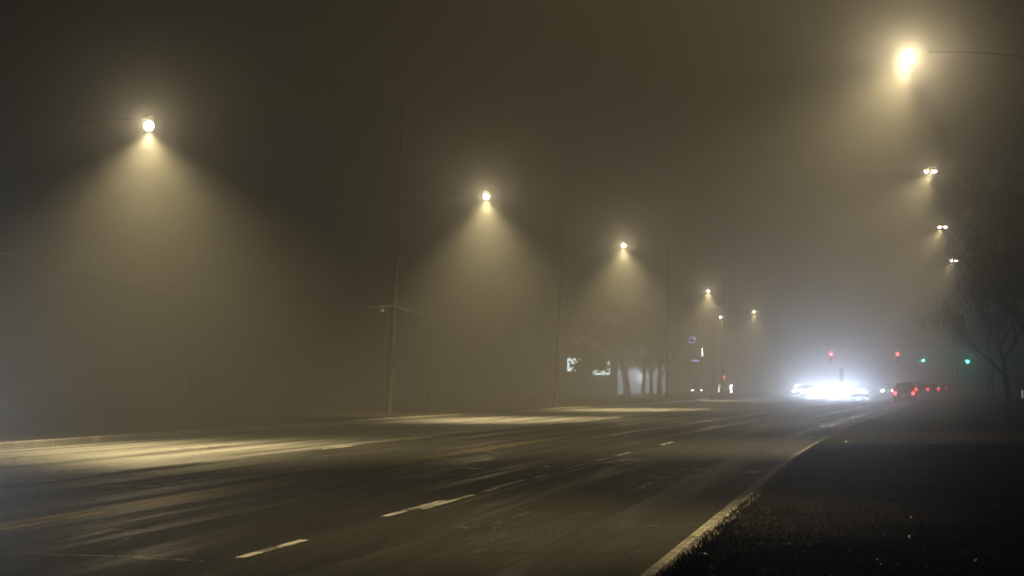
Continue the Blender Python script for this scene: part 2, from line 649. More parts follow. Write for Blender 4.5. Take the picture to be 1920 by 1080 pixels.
def verge(side, near, nm):
    path = kerb_path(side, near)
    # gutter + kerb
    prof = [(0.0, .001), (.23, -.004), (.232, .0), (.235, .115), (.265, .135), (.42, .14), (.42, -.05)]
    kb = MB()
    kb.uv = []
    L = 0.0
    prev = None
    for p, n in path:
        if prev is not None:
            L += (p - prev).length
        prev = p
        for o, z in prof:
            kb.v.append(tuple(p + n * o + Vector((0, 0, z))))
            kb.uv.append((o, L))
    m = len(prof)
    for r in range(len(path) - 1):
        for k in range(m - 1):
            a = r * m + k
            kb.f.append((a, a + 1, a + m + 1, a + m) if side > 0 else (a, a + m, a + m + 1, a + 1))
    tag(kb.build('kerb', M['concrete'] if side > 0 else M['dim_concrete']), kind='structure')
    # grass bank
    offs = [.38, .43, .52, .7, 1.2, 1.6, 2.2, 3.0, 4.0, 5.5, 8, 12, 20, 45]
    vb = MB()
    for i, (p, n) in enumerate(path):
        for o in offs:
            q = p + n * o
            if o < 1:
                z = .138 + .03 * min(1, (o - .38) / .3) + .03 * noise.noise(q * 1.7) + .02 * noise.noise(q * 5)
                q = q + n * (.05 * noise.noise(q * 2.3))
            else:
                z = .17 + .05 * noise.noise(q * .5) + .02 * noise.noise(q * 2) + min(.10, (o - 1) * .01)
            vb.v.append((q.x, q.y, z))
    m = len(offs)
    for r in range(len(path) - 1):
        for k in range(m - 1):
            a = r * m + k
            vb.f.append((a, a + 1, a + m + 1, a + m) if side > 0 else (a, a + m, a + m + 1, a + 1))
    tag(vb.build(nm, M['soil'], smooth=True), kind='structure')


verge(1, True, 'grass_verge_ground')
verge(-1, True, 'grass_verge_ground')
verge(1, False, 'grass_verge_ground')
verge(-1, False, 'grass_verge_ground')


def verge_z(q, o):
    if o < 1:
        return .165
    return .17 + .05 * noise.noise(q * .5) + .02 * noise.noise(q * 2) + min(.10, (o - 1) * .01)


# grass blades and fallen leaves on the near verge
gr = MB()
rnd = random.Random(3)
for i in range(80000):
    d = 14.0 + 75.0 * rnd.random() ** 2.0
    omax = min(24, (960 / FPX) * d - line_x(d) - RIGHT + 1.0)
    o = .35 + (omax - .35) * rnd.random() ** 1.15
    q = road_pt(d, RIGHT + o)
    z = verge_z(q, o) - .01
    h = rnd.uniform(.02, .055) * (1.2 if o < 1 else 1)
    a = rnd.uniform(0, 2 * PI)
    w = rnd.uniform(.0025, .005) * (1 + d / 40)
    ln = Vector((rnd.gauss(0, .5), rnd.gauss(0, .5), 1)) * h
    s = Vector((math.cos(a), math.sin(a), 0)) * w
    b = Vector((q.x, q.y, z))
    k = len(gr.v)
    gr.v += [tuple(b - s), tuple(b + s), tuple(b + ln * .6 + s * .6 + Vector((0, 0, .003))), tuple(b + ln)]
    gr.f.append((k, k + 1, k + 2, k + 3))
tag(gr.build('grass', M['grass']), 'short dark wet grass covering the roadside verge', 'grass', kind='stuff')

lf = MB()


def leaf(mb, p, s, tilt):
    a = rnd.uniform(0, 2 * PI)
    ax = Vector((math.cos(a), math.sin(a), rnd.gauss(0, tilt)))
    bx = Vector((-math.sin(a), math.cos(a), rnd.gauss(0, tilt)))
    k = len(mb.v)
    pts = [(-1, 0, 0), (-.35, .55, .12), (.4, .45, .1), (1, 0, .05), (.4, -.45, .1), (-.35, -.55, .12)]
    for (x, y, z) in pts:
        mb.v.append(tuple(p + ax * x * s + bx * y * s + Vector((0, 0, z * s))))
    mb.f.append((k, k + 1, k + 2, k + 3))
    mb.f.append((k, k + 3, k + 4, k + 5))


for i in range(1900):
    d = 14.0 + 60.0 * rnd.random() ** 1.8
    omax = min(22, (960 / FPX) * d - line_x(d) - RIGHT + 1.0)
    o = .1 + (omax - .1) * rnd.random() ** 1.2
    q = road_pt(d, RIGHT + o)
    z = (.155 if o > .27 else .012) if o < .44 else verge_z(q, o) + rnd.uniform(.01, .06)
    leaf(lf, Vector((q.x, q.y, z)), rnd.uniform(.008, .028), .35)
tag(lf.build('fallen_leaves', M['leaf']), 'wet brown fallen leaves scattered over the dark verge', 'leaves', kind='stuff')


# ------------------------------------------------------------------ lights
def spot(name, loc, direction, power, color, size, blend, radius, parent=None):
    l = bpy.data.lights.new(name, 'SPOT')
    l.energy = power
    l.color = color
    l.spot_size = math.radians(size)
    l.spot_blend = blend
    l.shadow_soft_size = radius
    o = bpy.data.objects.new(name, l)
    col.objects.link(o)
    if parent:
        o.parent = parent
    o.location = loc
    o.rotation_euler = Vector(direction).to_track_quat('-Z', 'Y').to_euler()
    return o


def point(name, loc, power, color, radius, parent=None):
    l = bpy.data.lights.new(name, 'POINT')
    l.energy = power
    l.color = color
    l.shadow_soft_size = radius
    o = bpy.data.objects.new(name, l)
    col.objects.link(o)
    if parent:
        o.parent = parent
    o.location = loc
    return o


WARM = (1.0, .785, .385)
LAMP_P = 25500.0
HALO_P = 150.0
GLOW = (1.0, .80, .46)


def street_lamp(pt, arm, label, tilt, d, power=1.0, twin=False, far=False, group=None, size=116, halo=1.0, on_pole=False):
    """lamp head at pt; its pole stands arm metres away (signed, across the road), the head faces the road.
    on_pole: the arm is bolted to a utility pole, which is a thing of its own"""
    dr = road_dir(d)
    n = Vector((dr.y, -dr.x, 0))
    base = Vector((pt.x, pt.y, 0)) + n * arm
    base.z = .12 if not on_pole else pt.z - .35
    H = pt.z - base.z
    e = empty('street_lamp', base)
    tag(e, label, 'street lamp', group)
    if not on_pole:
        p = MB()
        p.tube([(0, 0, 0), (0, 0, .5), (0, 0, .52), (0, 0, H * .5), (0, 0, H - .35)], [.10, .10, .065, .055, .04], 12)
        p.box((0, 0, .02), (.42, .42, .04))
        p.build('pole', M['pole'], e, True)
    h = -n * arm                       # from the pole to the head
    ab = MB()
    pts = []
    for i in range(7):
        t = i / 6
        pts.append(h * t * .9 + Vector((0, 0, H - .45 + .55 * math.sin(t * PI / 2))))
    ab.tube(pts, [.014 - .0006 * i for i in range(7)], 8)
    ab.build('arm', M['pole'], e, True)
    c = h + Vector((0, 0, H + .12))
    rz = math.atan2(h.y, h.x)
    hd = MB()
    rings = []
    for (x, w, zt, zb) in ((-.42, .05, .04, -.03), (-.36, .09, .07, -.05), (-.1, .16, .09, -.06), (.2, .17, .08, -.06), (.34, .12, .05, -.05), (.38, .06, .02, -.04)):
        ring = []
        x, w, zb = x * .34, w * .5, zb * .4
        for k in range(10):
            a = 2 * PI * k / 10
            zz = (zt if math.sin(a) > 0 else -zb) * math.sin(a)
            v = Vector((x, w * math.cos(a), zz))
            ring.append((c.x + v.x * math.cos(rz) - v.y * math.sin(rz), c.y + v.x * math.sin(rz) + v.y * math.cos(rz), c.z + v.z))
        rings.append(ring)
    hd.loft(rings)
    head = hd.build('lamp_head', M['lamp_head'], e, True)
    m = M['lamp_lens_far'] if far else M['lamp_lens_bright'] if halo > 1 else M['lamp_lens']
    lc = c + Vector((0, 0, -.055))
    for s in ((-1, 1) if twin else (0,)):
        q = lc + Vector((s * .155, 0, 0))
        lens = MB()
        if twin:
            lens.dome((q.x, q.y, q.z), (.09, .09, .09), -1)
        else:
            lens.loft([[(q.x + .125 * math.sin(w) * math.cos(2 * PI * k / 16), q.y + .12 * math.sin(w) * math.sin(2 * PI * k / 16), q.z - .13 + .12 * math.cos(w))
                        for k in range(16)] for w in [PI * (i + .3) / 9.6 for i in range(10)]])
        lens.build('lens', m, head, True)
    toward = (h.normalized() if abs(arm) > .01 else Vector((1, 0, 0)))
    dvec = Vector((0, 0, -1)) + toward * tilt
    spot('lamp_beam', (lc.x, lc.y, lc.z - (.28 if not twin else .18)), dvec, LAMP_P * power, WARM, size, 1.0, .07, e)
    gp = lc - dr * .17
    point('lamp_glow', (gp.x, gp.y, lc.z - (.13 if not twin else .06)), HALO_P * power * halo, GLOW, .05, e)
    return e


LG = 'street lamps along the left kerb'
RG = 'street lamps along the right verge'
# (photo pixel, distance)
LEFT_LAMPS = [
    (279, 231, 55, 4.2, 'bright street lamp whose cone of light is alone at the upper left', .66, 134, False),
    (912, 366, 99, 3.75, 'street lamp shining over the middle of the photo from the tall leaning utility pole', 1.25, 116, False),
    (1169, 458, 135, 3.5, 'street lamp above the leafy trees and the white lit sign', 1.5, 116, False),
    (1328, 545, 203, 3.5, 'street lamp just above and left of a much smaller lamp', 1.7, 116, False),
    (1414, 583, 262, 3.5, 'street lamp between the small lamp and the headlight glare', 1.7, 116, False),
    (1497, 626, 385, 3.5, 'tiny faint street lamp directly above the edge of the headlight glare', .5, 116, True)]
for px, py, d, arm, lab, pw, sz, fr in LEFT_LAMPS:
    street_lamp(at(px, py, d), -arm, lab, 0.0, d, pw, far=fr, group=LG, size=sz, on_pole=True)
street_lamp(at(1351, 594, 255), -.9, 'tiny street lamp at the top of the dark post near purple neon', .05, 255, .25, far=True, group=LG)
street_lamp(at(1703, 106, 56.6), 5.0, 'largest and highest street lamp, glaring at the upper right', .62, 57, .62, group=RG, halo=5, size=110)
street_lamp(at(1745, 323, 88), 5.0, 'street lamp directly below the highest glaring lamp, second on the right verge', .62, 88, .45, size=110, twin=True, group=RG)
street_lamp(at(1767, 427, 119.5), 5.0, 'small twin-lens street lamp, third on the right verge above the trees', .62, 119, .4, size=110, twin=True, group=RG)
street_lamp(at(1788, 490, 153), 5.0, 'small twin-lens street lamp touching the twigs of the verge trees', .62, 153, .3, size=110, twin=True, group=RG)
street_lamp(Vector((4.9, 24.0, 9.6)), 5.0, 'street lamp on the verge just above the photo, lighting the near lane', .98, 24, .44, size=94, halo=1, twin=True, group=RG)


# ------------------------------------------------------------------ utility poles and wires
def utility_pole(bx, d, top, lean, label):
    e = empty('utility_pole', (bx, d, 0))
    tag(e, label, 'utility pole', 'wooden utility poles on the left verge')
    p = MB()
    p.tube([(0, 0, 0), (lean * .3, 0, top * .3), (lean * .7, 0, top * .7), (lean, 0, top)], [.13, .12, .105, .09], 10)
    p.build('pole', M['wood'], e, True)
    c = MB()
    c.tube([(lean, 0, top), (lean, 0, top + .05), (lean, 0, top + .28)], [.09, .07, .03], 8)
    c.build('pole_top_insulator', M['wire'], e, True)
    b = MB()
    b.box((.2, -.05, 2.4), (.16, .16, .4))
    b.build('meter_box', M['pole'], e)
    k = MB()
    zc = 4.9
    k.box((lean * zc / top, -.2, zc), (.5, .12, .08))
    k.build('cable_bracket', M['pole'], e)
    return e


POLES = []
for (px, py, d, arm, lab, pw, sz, fr), (top, txt) in zip(LEFT_LAMPS, (
        (13.0, 'utility pole just beyond the left photo edge, carrying the first lamp'),
        (14.3, 'tall leaning utility pole left of the lamp in the middle of the photo'),
        (13.7, 'faint tall utility pole between the two middle cones of light'),
        (13.5, 'misty utility pole left of the dark post, carrying the fourth lamp'),
        (13.5, 'misty utility pole carrying the lamp nearest the headlight glare'),
        (13.0, 'utility pole lost in fog behind the headlight glare'))):
    q = at(px, py, d)
    dr = road_dir(d)
    x = q.x - dr.y * arm
    y = q.y + dr.x * arm
    lean = .75 if d < 150 else .2
    P = (x - .09 - lean * q.z / top, y, top, lean)
    POLES.append(P)
    utility_pole(*P, txt)
P0, P1, P2, P3, P4, P5 = POLES


def wire(a, b, sag, r, label):
    w = MB()
    pts = []
    for i in range(21):
        t = i / 20
        p = Vector(a).lerp(Vector(b), t)
        p.z -= sag * 4 * t * (1 - t)
        pts.append(p)
    w.tube(pts, r, 6)
    return tag(w.build('overhead_cable', M['wire'], smooth=True), label, 'cable', 'cables strung between the utility poles')


def cz(P, z=4.9):
    return (P[0] + P[3] * z / P[2], P[1] - .2, z)


NAMES = ('the pole beyond the left edge', 'the tall leaning pole', 'the faint middle pole', 'the misty fourth pole', 'the misty fifth pole')
for (A, na), (B, nb) in zip(zip(POLES[:4], NAMES), zip(POLES[1:5], NAMES[1:])):
    wire(cz(A), cz(B), .55, .010, 'low sagging cable strung from %s to %s' % (na, nb))
    a = (A[0] + A[3], A[1], A[2] + .26)
    b = (B[0] + B[3], B[1], B[2] + .26)
    wire(a, b, .8, .010, 'thin high power line from the top of %s' % na)


def cable_closure(t, label):
    p = Vector(cz(P0)).lerp(Vector(cz(P1)), t)
    p.z -= .55 * 4 * t * (1 - t) + .22
    c = MB()
    c.tube([p + Vector((-.11, 0, 0)), p + Vector((-.08, 0, 0)), p + Vector((.08, 0, .02)), p + Vector((.11, 0, .02))], [.012, .03, .03, .012], 8)
    c.tube([p, p + Vector((0, 0, .22))], .008, 4)
    tag(c.build('cable_closure', M['ceramic'], smooth=True), label, 'cable fitting', 'pale fittings hanging under the cable')


cable_closure(.90, 'tiny pale fitting under the cable, farther from the leaning pole')
cable_closure(.95, 'tiny pale fitting under the cable, beside the leaning pole')

# ------------------------------------------------------------------ trees
def tree(x, y, h, spread, seed, label, leaves=2500, leaf_s=.10, trunk_r=.2, first=.28, lean=0.0, depth=5, group=None, z0=.15, leafmin=2):
    r = random.Random(seed)
    e = empty('tree', (x, y, z0))
    tag(e, label, 'tree', group)
    wood, twigs, lv = MB(), MB(), MB()
    tips = []

    def grow(p, dirv, ln, rad, lvl):
        n = 5
        pts, rr = [p], [rad]
        dv = dirv.normalized()
        for i in range(n):
            dv = (dv + Vector((r.gauss(0, .11), r.gauss(0, .11), r.gauss(.03, .08)))).normalized()
            p = p + dv * ln / n
            pts.append(p)
            rr.append(rad * (1 - .5 * (i + 1) / n))
        (wood if lvl < 3 else twigs).tube(pts, rr, 8 if lvl == 0 else (5 if lvl < 3 else 3), cap=False)
        if lvl >= leafmin + 1:
            tips.append((pts[-1], dv))
            tips.append((pts[2], dv))
        if lvl >= depth:
            return
        kids = (6 if lvl == 0 else 4 if lvl < 3 else 3)
        for k in range(kids):
            t = r.uniform(.45, 1) if lvl == 0 else r.uniform(.25, 1.0)
            i = min(n, max(1, int(round(t * n))))
            a = r.uniform(0, 2 * PI)
            out = Vector((math.cos(a), math.sin(a), 0))
            bend = r.uniform(.5, 1.15)
            nd = (dv * (1.0 - .25 * bend) + out * bend * spread + Vector((0, 0, .12))).normalized()
            grow(pts[i], nd, ln * r.uniform(.55, .78) * (1.15 if lvl == 0 else 1), max(.006, rr[i] * r.uniform(.5, .7)), lvl + 1)

    grow(Vector((0, 0, 0)), Vector((lean, 0, 1)), h * .42, trunk_r, 0)
    wood.build('trunk', M['bark'], e, True)
    for i in range(leaves):
        p, dv = r.choice(tips)
        p = p + Vector((r.gauss(0, .28), r.gauss(0, .28), r.gauss(0, .25)))
        a = Vector((r.gauss(0, 1), r.gauss(0, 1), r.gauss(0, 1))).normalized()
        b = a.cross(Vector((r.gauss(0, 1), r.gauss(0, 1), r.gauss(0, 1)))).normalized()
        s = leaf_s * r.uniform(.5, 1.3)
        twigs_v = [p - a * s, p + b * s * .5, p + a * s, p - b * s * .5]
        lv.quad(*twigs_v)
    crown = twigs.build('crown', M['twig'], e)
    lv.build('leaves', M['crown_leaf'], crown)
    return e


TG = 'dark trees on the right verge'
tree(at(1894, 755, 136).x, 136, 10.8, .68, 11, 'tall bare tree at the right edge with a straight trunk', 14000, .06, .2, group=TG, depth=6)
tree(at(1965, 760, 122).x, 122, 13, .75, 5, 'biggest dark tree, leaning in from beyond the right edge', 14000, .06, .26, group=TG, depth=6)
tree(at(1850, 748, 240).x, 240, 9, 1.0, 23, 'smaller misty tree behind the green signal', 6000, .14, .2, group=TG)
LGT = 'trees in front of the lit shop'
tree(at(1088, 745, 240).x, 240, 6.8, 1.15, 31, 'leafy tree in front of the white lit sign', 1700, .22, .2, group=LGT)
tree(at(1176, 745, 236).x, 236, 10, .9, 37, 'tree with the thickest trunk beside the pale lit glass', 1300, .15, .42, group=LGT)
tree(at(1206, 745, 244).x, 244, 9, .8, 41, 'thin upright tree just right of the thickest trunk', 1000, .15, .25, group=LGT)
tree(at(1222, 745, 238).x, 238, 8.5, .8, 43, 'thin leaning tree between two upright trunks', 1000, .15, .22, group=LGT, lean=-.25)
tree(at(1238, 745, 232).x, 232, 9.5, .9, 47, 'last tree in the left row, closest to the dark post', 1200, .15, .3, group=LGT)


# ------------------------------------------------------------------ buildings and signs on the left
def shop():
    d = 252.0
    a = at(1040, 742, d)
    e = empty('shop', (a.x, d, 0))
    tag(e, 'misty dark shop with a white backlit sign band and one pale lit glass wall', 'shop')
    k = d / FPX
    w = MB()
    w.box((3.6, 4, 2.2), (6.6, 8, 4.4))
    w.build('wall', M['dark_wall'], e)
    r = MB()
    r.box((4.6, 4, 4.46), (9.6, 9, .16))
    r.build('roof', M['roof'], e)
    s = MB()
    s.box((2.6, -.12, 3.55), (2.4, .2, 1.4))
    s.build('sign_band', M['white_sign'], e)
    s = MB()
    s.box((5.1, -.12, 3.2), (1.9, .2, 1.5))
    s.build('sign_band', M['white_sign'], e)
    g = MB()
    g.box((7.2, 2, 1.7), (1.15, 3.4, 3.2))
    g.build('lit_glass', M['lit_wall'], e)
    g = MB()
    g.box((10.4, 5, 1.9), (4.2, .3, 3.0))
    g.build('glow_panel', M['fog_glow_panel'], e)  # added panel whose glow stands in for bright fog between the trunks
    dr = MB()
    dr.box((5.3, -.05, 1.2), (1.1, .1, 2.2))
    dr.build('door', M['window_glass'], e)
    st = MB()
    st.box((5.75, -.2, .75), (1.2, .08, .12))
    st.build('sill', M['wall'], e)
    point('fog_glow_light', (9.4, 1.5, 2.2), 500, (.8, .92, 1.0), .3, e)  # added light that makes the fog glow behind the tree trunks
    point('sign_light', (4.0, -1.0, 3.6), 250, (.8, 1.0, .97), .3, e)
    return e


shop()


def faint_building():
    d = 225.0
    a = at(372, 750, d)
    e = empty('low_building', (a.x, d, 0))
    tag(e, 'barely visible pale low building in the fog left of the leaning pole', 'building')
    w = MB()
    w.box((2.0, 4, 1.4), (6.2, 8, 2.8))
    w.build('wall', M['dark_wall'], e)
    r = MB()
    r.box((2.0, 4, 2.9), (6.8, 8.6, .2))
    r.build('roof', M['roof'], e)
    for x in (1.25, 3.0):
        f = MB()
        f.box((x + .3, -.04, 1.4), (.55, .08, 2.0))
        fr = f.build('window', M['wall'], e)
        p = MB()
        p.box((x + .3, -.1, 1.4), (.36, .03, 1.7))
        p.build('pane', M['window_glass'], fr)
    return e


faint_building()


def neon_sign():
    d = 300.0
    a = at(1306, 744, d)
    e = empty('pylon_sign', (a.x, d, 0))
    tag(e, 'roadside pylon sign with a purple swirl and small orange neon', 'sign')
    k = d / FPX
    p = MB()
    p.tube([(0, 0, 0), (0, 0, 8.2)], .12, 8)
    p.build('post', M['pole'], e, True)
    c = MB()
    c.box((-.35, 0, 7.2), (1.5, .3, 2.0))
    c.box((-.1, 0, 4.9), (1.5, .3, 1.9))
    c.build('cabinet', M['sign_face_off'], e)
    s = MB()
    pts = [Vector((-.65 + .45 * math.cos(t * .55) * (.4 + .06 * t), -.2, 7.2 + .5 * math.sin(t * .55) * (.4 + .06 * t))) for t in range(14)]
    s.tube(pts, .05, 6)
    s.dome((-.2, -.2, 7.3), (.16, .1, .16), 1)
    s.build('neon_swirl', M['purple'], e)
    s = MB()
    s.tube([(-.6, -.2, 4.45), (.0, -.2, 4.5), (.35, -.2, 4.4)], .09, 6)
    s.build('neon_bar', M['purple'], e)
    s = MB()
    s.box((0, -.2, 5.4), (.5, .06, .14))
    s.build('neon_lettering', M['orange'], e)
    return e


neon_sign()

t0 = at(1317, 742, 300)
e = empty('tube_light', (t0.x, 300, 0))
tag(e, 'slim white vertical tube light on a thin post beside purple neon', 'light')
b = MB()
b.tube([(0, 0, 0), (0, 0, 4.9)], .035, 6)
b.build('post', M['pole'], e)
b = MB()
b.tube([(0, 0, 5.0), (0, 0, 6.15)], .075, 8)
b.build('tube', M['tube_white'], e)

for i, (px, py, w, h, lab) in enumerate(((1348, 729, .07, .9, 'dim narrow white lit bollard under the low red signal'), (1371, 731, .22, 1.0, 'bright white lit bollard right of the low red signal'),
                                        (1917, 741, .16, .9, 'narrow white lit bollard at the right edge by the trunks'))):
    d = 300 if i < 2 else 190
    p = at(px, py, d)
    e = empty('lit_bollard', (p.x, d, .1))
    tag(e, lab, 'bollard', 'lit bollards')
    b = MB()
    b.tube([(0, 0, 0), (0, 0, max(.1, p.z - h / 2 - .1))], w * .4, 8)
    b.build('post', M['pole'], e)
    b = MB()
    z = p.z - .1
    b.tube([(0, 0, z - h / 2), (0, 0, z + h / 2)], w / 2, 8)
    b.build('lamp_tube', M['small_white'] if i == 1 else M['tube_white'] if i == 0 else M['lit_wall'], e)
    if i == 1:
        b = MB()
        b.dome((0, 0, z + h / 2), (w, w, w * .8), 1)
        b.build('lamp_cap', M['small_white'], e)

p = at(803, 763, 146)
b = MB()
b.tube([(0, 0, 0), (0, 0, .1), (0, 0, .11), (0, 0, .5), (0, 0, .51), (0, 0, .56), (0, 0, .68)], [.16, .16, .11, .11, .15, .15, .05], 12)
b.tube([(-.2, 0, .38), (.2, 0, .38)], .06, 8)
b.tube([(0, -.2, .34), (0, 0, .34)], .07, 8)
tag(b.build('fire_hydrant', M['hydrant'], None, True, (p.x, 146, .12)), 'tiny pale hydrant on the brown verge right of the leaning pole', 'hydrant')


# ------------------------------------------------------------------ traffic signals
def signal_head(e, x, y, z, lit, nm='signal_head'):
    h = MB()
    h.box((x, y + .12, z), (.36, .22, 1.08))
    hd = h.build(nm, M['signal_box'], e)
    for i, c in enumerate(('red', 'amber', 'green')):
        zz = z + .34 - .34 * i
        l = MB()
        rings = []
        for (rr, yy) in ((.155, 0.0), (.15, -.02), (.11, -.04), (.05, -.05)):
            rings.append([(x + rr * math.cos(2 * PI * k / 12), y + yy, zz + rr * math.sin(2 * PI * k / 12)) for k in range(12)])
        l.loft(rings)
        on = (c == lit)
        l.build(c + '_lens', M[c + '_on'] if on else M['lens_off'], hd)
        v = MB()
        for k in range(7):
            a0, a1 = PI * k / 7 - .1, PI * (k + 1) / 7 - .1
            v.quad((x + .165 * math.cos(a0), y, zz + .165 * math.sin(a0)), (x + .165 * math.cos(a1), y, zz + .165 * math.sin(a1)),
                   (x + .165 * math.cos(a1), y - .2, zz + .165 * math.sin(a1)), (x + .165 * math.cos(a0), y - .2, zz + .165 * math.sin(a0)))
        v.build('visor', M['signal_box'], hd)
        if on:
            point('signal_glow', (x, y - .25, zz), 90, (1, .05, .06) if c == 'red' else (.06, 1, .68), .08, e)
    return hd


def mast_signal(base_x, d, heads, lit, label):
    e = empty('traffic_signal', (base_x, d, .12))
    tag(e, label, 'traffic signal', 'traffic signals at the crossing')
    p = MB()
    p.tube([(0, 0, 0), (0, 0, 3), (0, 0, 6.0)], [.15, .12, .1], 10)
    p.build('pole', M['pole'], e, True)
    xs = [h[0] - base_x for h in heads]
    far = min(xs) - .4
    a = MB()
    a.tube([(0, 0, 5.35), (far * .5, 0, 5.45), (far, 0, 5.5)], [.05, .035, .025], 8)
    a.build('mast_arm', M['pole'], e, True)
    for (hx, hz) in heads:
        signal_head(e, hx - base_x, -.25, hz - .12 - (.34 if lit == 'red' else -.34), lit)
    return e


r1, r2 = at(1557, 664, 245), at(1682, 664, 245)
mast_signal(47.5, 245, [(r1.x, r1.z), (r2.x, r2.z)], 'red', 'mast arm traffic signal showing two red lights over the oncoming headlights')
g1 = at(1730, 676, 300)
mast_signal(57.6, 300, [(g1.x, g1.z)], 'green', 'traffic signal with a green light left of the trees, above the tail lights')
g2 = at(1813, 678, 230)
mast_signal(48.2, 230, [(g2.x, g2.z)], 'green', 'traffic signal with a green light against the dark twigs')
r3 = at(1358, 706, 290)
e = empty('traffic_signal', (r3.x, 290, .1))
tag(e, 'low post-mounted traffic signal with one red light right of the dark post', 'traffic signal', 'traffic signals at the crossing')
b = MB()
b.tube([(0, .25, 0), (0, .25, 3.0)], .06, 8)
b.build('pole', M['pole'], e)
signal_head(e, 0, 0, r3.z - .1 - .34, 'red')

# median post in front of the headlights
p = at(1578, 748, 205)
b = MB()
b.tube([(0, 0, 0), (0, 0, 2.7)], .035, 8)
b.box((0, -.03, 2.3), (.36, .03, 1.1))
tag(b.build('median_sign', M['plastic'], None, False, (p.x, 205, .0)), 'dark sign on a post silhouetted against the headlight glare', 'sign')


# ------------------------------------------------------------------ cars
def ring8(y, hw, zb, zt, r=.12):
    w2 = hw
    return [(-w2 + r, y, zb), (w2 - r, y, zb), (w2, y, zb + r), (w2, y, zt - r), (w2 - r, y, zt), (-w2 + r, y, zt), (-w2, y, zt - r), (-w2, y, zb + r)]


def make_car(paint_m, suv, head_on, tail_on, head_m=None):
    """car at the origin, front towards +Y"""
    e = empty('car', (0, 0, 0))
    L, W = 4.6, .91
    belt = 1.02 if suv else .92
    top = 1.70 if suv else 1.44
    hood = belt - .06
    b = MB()
    b.loft([ring8(-L / 2, W - .12, .42, belt - .10), ring8(-L / 2 + .12, W - .02, .26, belt), ring8(-1.2, W, .22, belt),
            ring8(.9, W, .22, belt), ring8(1.25, W, .22, hood), ring8(L / 2 - .35, W - .04, .24, hood - .16), ring8(L / 2 - .05, W - .12, .3, hood - .25),
            ring8(L / 2, W - .2, .36, hood - .33)])
    # cabin
    y0, y1 = (-L / 2 + .10, 1.05) if suv else (-1.65, 1.0)
    t0, t1 = (-L / 2 + .35, .35) if suv else (-1.0, .2)
    tw, bw = W - .20, W - .05
    b.loft([[(-bw, y0, belt - .02), (bw, y0, belt - .02), (bw, y1, belt - .02), (-bw, y1, belt - .02)],
            [(-tw, t0, top - .06), (tw, t0, top - .06), (tw, t1, top - .06), (-tw, t1, top - .06)],
            [(-tw + .1, t0 + .12, top), (tw - .1, t0 + .12, top), (tw - .1, t1 - .12, top), (-tw + .1, t1 - .12, top)]])
    b.build('body', paint_m, e)

    def lerp(a, c, t):
        return tuple(a[i] + (c[i] - a[i]) * t for i in range(3))

    def pane(nm, A, B, C, D, n, ins=.08, parent=None):
        # inset quad pushed 8 mm out along n
        pts = [lerp(lerp(A, B, ins), lerp(D, C, ins), .12), lerp(lerp(A, B, 1 - ins), lerp(D, C, 1 - ins), .12),
               lerp(lerp(A, B, 1 - ins), lerp(D, C, 1 - ins), .9), lerp(lerp(A, B, ins), lerp(D, C, ins), .9)]
        m = MB()
        m.quad(*[tuple(p[i] + n[i] * .008 for i in range(3)) for p in pts])
        i = len(m.v)
        m.build(nm, M['glass'], e)

    zb, zt = belt - .02, top - .06
    pane('windscreen', (-bw, y1, zb), (bw, y1, zb), (tw, t1, zt), (-tw, t1, zt), (0, .7, .7))
    pane('rear_window', (bw, y0, zb), (-bw, y0, zb), (-tw, t0, zt), (tw, t0, zt), (0, -.9, .4))
    for s in (-1, 1):
        ym, tm = (y0 + y1) / 2, (t0 + t1) / 2
        pane('side_window', (s * bw, y0, zb), (s * bw, ym, zb), (s * tw, tm, zt), (s * tw, t0, zt), (s, 0, .3), .06)
        pane('side_window', (s * bw, ym, zb), (s * bw, y1, zb), (s * tw, t1, zt), (s * tw, tm, zt), (s, 0, .3), .06)
        m = MB()
        m.box((s * (W + .09), .85, belt + .06), (.2, .1, .14))
        m.build('wing_mirror', paint_m, e)
        for y in (-1.38, 1.40):
            w = MB()
            x0, x1 = s * (W - .20), s * (W + .015)
            w.tube([(x0, y, .34), (x0 + s * .03, y, .34), (x1 - s * .03, y, .34), (x1, y, .34)], [.30, .34, .34, .30], 18)
            wh = w.build('wheel', M['tyre'], e)
            r = MB()
            r.tube([(x1 - s * .02, y, .34), (x1 + s * .006, y, .34)], .2, 10)
            r.build('rim', M['rim'], wh)
        h = MB()
        h.box((s * (W - .29), L / 2 - .1, hood - .29), (.34, .22, .15))
        h.build('headlight', (head_m or M['headlight_on']) if head_on else M['plate'], e)
        tl = MB()
        tl.box((s * (W - .16), -L / 2 + .05, belt - .14), (.2, .14, .24))
        tl.build('tail_light', M['tail_on'] if tail_on else M['car_red'], e)
    g = MB()
    for k in range(3):
        g.box((0, L / 2 + .0, hood - .35 - .055 * k), (.7, .08, .03))
    g.build('grille', M['plastic'], e)
    bp = MB()
    bp.box((0, -L / 2 + .03, .42), (1.6, .2, .16))
    bp.build('rear_bumper', M['plastic'], e)
    bp = MB()
    bp.box((0, L / 2 - .05, .40), (1.5, .2, .16))
    bp.build('front_bumper', M['plastic'], e)
    np_ = MB()
    np_.box((0, -L / 2 - .012, .68), (.36, .03, .14))
    np_.build('number_plate', M['plate'], e)
    return e


COOL = (.66, .78, 1.0)
HEAD_P = 2800.0


def heading(d, back=False):
    s = road_dir(d)
    a = math.atan2(s.y, s.x) - PI / 2
    return a + (PI if back else 0)


def head_beams(e, power, size=150, dip=.03):
    spot('headlight_beam', (0, 2.5, .66), (0, 1, -dip), power, COOL, size, .9, .12, e)


suv = make_car(M['car_dark'], True, False, True)
suv.location = at(1697, 752, 172)
suv.scale = (.88, .88, .9)
suv.location.z = .0
suv.rotation_euler.z = heading(172)
tag(suv, 'dark off-road car seen from behind with two red tail lights lit', 'car', 'cars driving away')

